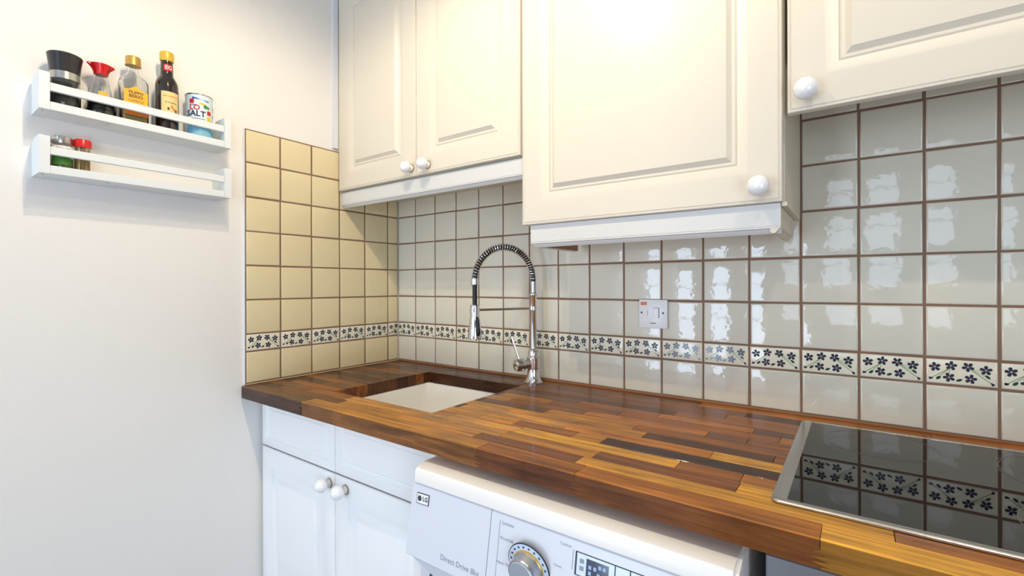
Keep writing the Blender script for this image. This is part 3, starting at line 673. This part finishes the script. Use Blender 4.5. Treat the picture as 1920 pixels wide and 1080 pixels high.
# ---------------------------------------------------------------- racks
def rack(zb, label):
    t = thing('spice_rack', label, 'rack', (0.037, -0.858, zb), 'white wooden spice racks')
    y0, y1, D, H = -1.052, -0.664, 0.075, 0.083
    box_obj('base_board', t, XL + 0.0005, D, y0 + 0.0175, y1 - 0.0175, zb, zb + 0.018, m_rackw, ch=0.0006)
    for a, c in ((y0, y0 + 0.0172), (y1 - 0.0172, y1)):
        pts = [(XL + 0.0005, zb), (D, zb), (D, zb + H - 0.004), (D - 0.004, zb + H), (0.018, zb + H), (XL + 0.0005, zb + H - 0.012)]
        b = MB(); b.prism(pts, lambda x, z: (x, a, z), lambda x, z: (x, c, z), m_rackw); b.obj('end_panel', t)
    box_obj('front_rail', t, D - 0.009, D - 0.0005, y0 + 0.0175, y1 - 0.0175, zb + 0.042, zb + 0.060, m_rackw, ch=0.001)
    b = MB()
    for y in (y0 + 0.008, y0 + 0.12): b.lathe([(0.0, 0), (0.0018, 0.0), (0.0018, 0.0008)], (0.055, y, zb - 0.0006), m_grey, 10)
    b.obj('screw', t); return t
rack(0.690, 'upper white wooden spice rack with rail, holding five bottles and jars')
rack(0.550, 'lower white wooden spice rack with rail, nearly empty')
SU, SL = 0.7085, 0.5685

def cyl(prof, x, y, z, m, name, parent, n=30):
    b = MB(); b.lathe(prof, (x, y, z), m, n); return b.obj(name, parent)
def wrap(x, y, z, r, a0):       # maps (u, v) on to a vertical cylinder; a0 = facing angle
    return lambda u, v: (x + r * math.cos(a0 + u / r), y + r * math.sin(a0 + u / r), z + v)
def cyl_patch(x, y, r, z0, z1, a0, a1, m, name, parent, top=None, n=12):
    b = MB(); vs = []; fs = []
    for k in range(n + 1):
        t = k / n; a = a0 + (a1 - a0) * t; zt = z1 + (top(t) if top else 0)
        vs += [(x + r * math.cos(a), y + r * math.sin(a), z0), (x + r * math.cos(a), y + r * math.sin(a), zt)]
    for k in range(n): fs.append((2 * k, 2 * k + 2, 2 * k + 3, 2 * k + 1))
    b.faces(vs, fs, m); return b.obj(name, parent, recalc=False)
VA = -0.17   # direction in which the jars face the camera
# pepper grinder
gx, gy = 0.0365, -1.0035
t = thing('pepper_grinder', 'glass pepper grinder with flared black cap and steel collar', 'grinder', (gx, gy, SU))
cyl([(0.0, 0.002), (0.0245, 0.002), (0.0245, 0.036), (0.0, 0.038)], gx, gy, SU, m_pepper, 'peppercorns', t)
cyl([(0.0, 0.0), (0.0262, 0.0), (0.0275, 0.003), (0.0272, 0.044), (0.0255, 0.062), (0.0235, 0.062), (0.0252, 0.044), (0.0255, 0.004), (0.0, 0.0018)], gx, gy, SU, m_clear, 'glass_body', t)
cyl([(0.0, 0.045), (0.010, 0.046), (0.0225, 0.055), (0.0228, 0.0625)], gx, gy, SU, m_blk, 'grinding_mechanism', t)
cyl([(0.0262, 0.0625), (0.0262, 0.079), (0.0, 0.079)], gx, gy, SU, m_steel, 'steel_collar', t)
cyl([(0.0258, 0.0792), (0.0266, 0.085), (0.0290, 0.105), (0.0312, 0.1195), (0.0295, 0.1215), (0.0, 0.1215)], gx, gy, SU, m_blk, 'cap', t)
# soy sauce
gx, gy = 0.0355, -0.9395
t = thing('soy_sauce_bottle', 'conical glass soy sauce bottle with red pouring cap', 'bottle', (gx, gy, SU))
cyl([(0.0, 0.002), (0.0255, 0.002), (0.0272, 0.008), (0.0250, 0.028), (0.0232, 0.036), (0.0, 0.036)], gx, gy, SU, m_soy, 'sauce', t)
cyl([(0.0, 0.0), (0.0275, 0.0), (0.0288, 0.006), (0.0275, 0.022), (0.0225, 0.048), (0.0155, 0.078), (0.0125, 0.096), (0.0125, 0.104), (0.0112, 0.104), (0.0112, 0.096), (0.0142, 0.077), (0.0212, 0.047), (0.0262, 0.021), (0.0275, 0.006), (0.0, 0.001)], gx, gy, SU, m_clear, 'glass_body', t)
b = MB(); b.lathe([(0.0135, 0.100), (0.0145, 0.107), (0.0200, 0.119), (0.0215, 0.1235), (0.0195, 0.1240), (0.008, 0.1225), (0.0, 0.1222)], (gx, gy, SU), m_red, 28)
for sgn in (-1, 1): b.tube([(gx, gy + sgn * 0.014, SU + 0.117), (gx, gy + sgn * 0.0245, SU + 0.1255)], [0.005, 0.0035], m_red, 10)
b.obj('cap', t)
cyl_patch(gx, gy, 0.0298, SU + 0.012, SU + 0.036, VA - 0.75, VA + 0.75, m_soy, 'label', t)
text_mesh('SOY SAUCE', 0.0062, wrap(gx, gy, SU + 0.031, 0.0301, VA), m_wlab, 'label_lettering', t, sub=True)
cyl_patch(gx, gy, 0.0252, SU + 0.045, SU + 0.055, VA - 0.25, VA + 0.45, m_ylab, 'upper_label', t)
# olive oil: flat-sided bottle
gx, gy = 0.038, -0.8775
t = thing('olive_oil_bottle', 'clear squared bottle of olive oil with gold cap and yellow label', 'bottle', (gx, gy, SU))
def sq(hx, hy, r, z): return rr_loop(gx - hx, gx + hx, gy - hy, gy + hy, r, SU + z, 4)
b = MB(); loft(b, [sq(0.019, 0.0265, 0.007, 0.0), sq(0.0205, 0.028, 0.008, 0.003), sq(0.0205, 0.028, 0.008, 0.100), sq(0.0185, 0.0255, 0.010, 0.110), sq(0.0130, 0.0150, 0.0125, 0.121), sq(0.0118, 0.0118, 0.0117, 0.128), sq(0.0115, 0.0115, 0.0114, 0.148),
    sq(0.0100, 0.0100, 0.0099, 0.148), sq(0.0105, 0.0105, 0.0104, 0.128), sq(0.0115, 0.0135, 0.0110, 0.120), sq(0.017, 0.0240, 0.009, 0.109), sq(0.0190, 0.0265, 0.007, 0.099), sq(0.0190, 0.0265, 0.007, 0.004)], m_clear, True, True)
b.obj('glass_body', t)
b = MB(); loft(b, [sq(0.0186, 0.0261, 0.0065, 0.0045), sq(0.0186, 0.0261, 0.0065, 0.052)], m_oil, True, True); b.obj('oil', t)
cyl([(0.0, 0.166), (0.0150, 0.166), (0.0160, 0.164), (0.0160, 0.146), (0.0165, 0.144), (0.0, 0.144)], gx, gy, SU, m_gold, 'cap', t)
b = MB(); n = 14; vs = []
for k in range(n + 1): tt = k / n; y = gy - 0.0245 + 0.049 * tt; vs += [(gx + 0.0209, y, SU + 0.030), (gx + 0.0209, y, SU + 0.078 + 0.011 * math.exp(-((tt - 0.5) / 0.22) ** 2))]
b.faces(vs, [(2 * k, 2 * k + 2, 2 * k + 3, 2 * k + 1) for k in range(n)], m_ylab); b.box(gx + 0.0206, gx + 0.0210, gy - 0.0245, gy + 0.0245, SU + 0.017, SU + 0.028, m_olab); b.obj('label', t)
lf = lambda cy, cz: (lambda u, v: (gx + 0.0213, cy + u, SU + cz + v))
text_mesh('FILIPPO', 0.0090, lf(gy, 0.0725), m_blab, 'label_lettering', t, bold=0.0002)
text_mesh('BERIO', 0.0105, lf(gy, 0.0633), m_blab, 'label_lettering', t, bold=0.0002)
text_mesh('CLASSICO', 0.0070, lf(gy, 0.0525), m_blab, 'label_lettering', t)
# dark bottle
gx, gy = 0.038, -0.8060
t = thing('vinegar_bottle', 'tall dark brown glass bottle with yellow cap and pale yellow label', 'bottle', (gx, gy, SU))
cyl([(0.0, 0.0), (0.0235, 0.0), (0.0255, 0.003), (0.0255, 0.114), (0.0245, 0.124), (0.0205, 0.135), (0.0155, 0.142), (0.0140, 0.150), (0.0135, 0.186), (0.0, 0.186)], gx, gy, SU, m_bott, 'glass_body', t)
cyl([(0.0145, 0.182), (0.0155, 0.184), (0.0160, 0.203), (0.0145, 0.206), (0.0, 0.2065)], gx, gy, SU, m_ycap, 'cap', t)
lb = cyl_patch(gx, gy, 0.0258, SU + 0.028, SU + 0.098, VA - 0.62, VA + 1.0, m_crlab, 'label', t)
text_mesh('BALSAMICO', 0.0062, wrap(gx, gy, SU + 0.086, 0.0262, VA + 0.2), m_olab, 'label_lettering', lb, sub=True)
text_mesh('di Modena', 0.0062, wrap(gx, gy, SU + 0.070, 0.0262, VA + 0.2), m_blab, 'label_lettering', lb, sub=True)
for k, (a, z, m) in enumerate(((-.1, .050, m_blab), (.2, .056, m_olab), (.38, .050, m_olab), (.58, .047, m_blab))): cyl_patch(gx, gy, 0.0262, SU + z, SU + z + 0.007, VA + a, VA + a + 0.18, m, 'label_picture', lb, n=3)
nk = cyl_patch(gx, gy, 0.0142, SU + 0.155, SU + 0.172, VA - 0.7, VA + 1.0, m_rlab, 'neck_label', t)
text_mesh('EG', 0.0140, wrap(gx, gy, SU + 0.1635, 0.0145, VA + 0.15), m_wlab, 'neck_lettering', nk, sub=True, bold=0.0002)
# salt tub
gx, gy = 0.0330, -0.7290; r = 0.0320
t = thing('salt_tub', 'round pale blue card salt tub printed with colourful vegetables', 'tub', (gx, gy, SU))
cyl([(0.0, 0.0), (r, 0.0), (r, 0.114), (r - 0.001, 0.1155), (r - 0.002, 0.113), (0.0, 0.113)], gx, gy, SU, m_tin, 'tub_body', t, 40)
cyl([(r + 0.0007, 0.1125), (r + 0.0009, 0.1155), (r - 0.0015, 0.1165), (r - 0.0025, 0.1145)], gx, gy, SU, m_steel, 'metal_rim', t, 40)
cyl_patch(gx, gy, r + 0.0003, SU + 0.002, SU + 0.030, VA - 1.2, VA + 1.6, m_tinb, 'blue_band', t, top=lambda q: 0.012 * math.sin(q * 5))
text_mesh('LO', 0.0200, wrap(gx, gy, SU + 0.077, r + 0.0006, VA - 0.50), m_rlab, 'tub_lettering', t, sub=True, bold=0.0005)
text_mesh('SALT', 0.0210, wrap(gx, gy, SU + 0.0605, r + 0.0006, VA - 0.42), m_navyi, 'tub_lettering', t, sub=True, bold=0.0005)
for a0, a1, z0, z1, m, fn in ((-0.70, 0.55, 0.100, 0.106, m_bluei, lambda q: -0.010 * q), (0.15, 0.62, 0.078, 0.090, m_greeni, lambda q: -0.007 * q), (-0.15, 0.25, 0.086, 0.093, m_yelli, lambda q: -0.004 * q), (0.42, 0.78, 0.062, 0.074, m_rlab, lambda q: -0.004 * abs(q - .5)), (0.40, 0.75, 0.046, 0.058, m_yelli, lambda q: -0.006 * abs(q - .5)), (-0.9, -0.55, 0.088, 0.100, m_rlab, None), (-0.9, -0.4, 0.0835, 0.0850, m_navyi, None), (-0.9, 0.25, 0.0470, 0.0482, m_navyi, None), (1.15, 1.4, 0.078, 0.09, m_rlab, None), (1.1, 1.35, 0.060, 0.068, m_navyi, None), (-0.8, 0.1, 0.0345, 0.0385, m_rlab, lambda q: -0.002), (-0.9, 0.2, 0.027, 0.031, m_bluei, lambda q: 0.003 * q)):
    cyl_patch(gx, gy, r + 0.0005, SU + z0, SU + z1, VA + a0, VA + a1, m, 'printed_shape', t, top=fn)
# herb jar
gx, gy = 0.042, -1.0100
t = thing('herb_jar', 'small glass jar of dried green herbs on the lower rack', 'jar', (gx, gy, SL))
cyl([(0.0, 0.0015), (0.0170, 0.0015), (0.0170, 0.050), (0.0, 0.050)], gx, gy, SL, m_herb, 'herbs', t)
cyl([(0.0, 0.0), (0.0185, 0.0), (0.0190, 0.002), (0.0190, 0.052), (0.0172, 0.056), (0.0172, 0.060), (0.0160, 0.060), (0.0160, 0.056), (0.0178, 0.051), (0.0178, 0.002), (0.0, 0.001)], gx, gy, SL, m_clear, 'glass_body', t)
cyl([(0.0180, 0.0565), (0.0185, 0.058), (0.0185, 0.0715), (0.0170, 0.0730), (0.0, 0.0730)], gx, gy, SL, m_steel, 'lid', t)
lb = cyl_patch(gx, gy, 0.0193, SL + 0.008, SL + 0.050, VA - 0.95, VA + 1.25, m_wlab, 'label', t)
cyl_patch(gx, gy, 0.0195, SL + 0.008, SL + 0.022, VA - 0.95, VA + 1.25, m_glab, 'label_field', lb, top=lambda q: 0.010 * math.exp(-((q - .35) / .35) ** 2))
text_mesh('ITALIAN', 0.0075, wrap(gx, gy, SL + 0.0435, 0.0197, VA + 0.2), m_ink, 'label_lettering', lb, sub=True)
text_mesh('HERBS', 0.0075, wrap(gx, gy, SL + 0.0365, 0.0197, VA + 0.2), m_ink, 'label_lettering', lb, sub=True)
# toothpick holder
gx, gy = 0.042, -0.9745
t = thing('toothpick_holder', 'clear tub of wooden toothpicks with red lid', 'toothpicks', (gx, gy, SL))
b = MB(); rp = random.Random(3)
for k in range(46):
    rr_ = 0.0128 * math.sqrt(rp.random()) if k > 22 else 0.0128; a = rp.uniform(0, 2 * PI); px, py = rr_ * math.cos(a), rr_ * math.sin(a)
    b.tube([(gx + px, gy + py, SL + 0.002), (gx + px * 0.97 + rp.uniform(-.001, .001), gy + py * 0.97 + rp.uniform(-.001, .001), SL + rp.uniform(0.050, 0.054))], 0.0011, m_wood2, 5)
o = b.obj('toothpicks', t); o['kind'] = 'stuff'
cyl([(0.0, 0.0), (0.0155, 0.0), (0.0155, 0.056), (0.0147, 0.056), (0.0147, 0.001), (0.0, 0.001)], gx, gy, SL, m_clear, 'tub_body', t)
cyl([(0.0164, 0.0563), (0.0164, 0.0725), (0.0155, 0.0740), (0.0, 0.0740)], gx, gy, SL, m_red, 'lid', t)

# ---------------------------------------------------------------- ceiling lamp carrying the spots (above the frame)
lt = thing('ceiling_spotlight', 'white ceiling spotlight bar with four warm lamps', 'light', (1.265, -0.93, ZC - 0.03))
b = MB(); b.box(0.70, 1.83, -0.945, -0.915, ZC - 0.03, ZC - 0.0005, m_plast, 0.004); b.obj('mounting_bar', lt)
for x, y, z, e in LAMPS:
    b = MB(); b.tube([(x, -0.93, ZC - 0.03), (x, y, z + 0.035)], 0.006, m_chrome, 10)
    b.lathe([(0.012, 0.075), (0.030, 0.040), (0.032, 0.012), (0.029, 0.012), (0.027, 0.040), (0.010, 0.070)], (x, y, z - 0.005), m_chrome, 24, cap=False); sp = b.obj('spot_head', lt)
    b = MB(); b.lathe([(0.0, 0.0), (0.0255, 0.0), (0.0255, 0.004), (0, 0.004)], (x, y, z + 0.012), m_lamp, 20); b.obj('bulb', sp)

# lift the whole kitchen so that the floor lies at z = 0
for o in list(S.objects):
    if o.parent is None and o.type in ('MESH', 'EMPTY'): o.location.z += ZB
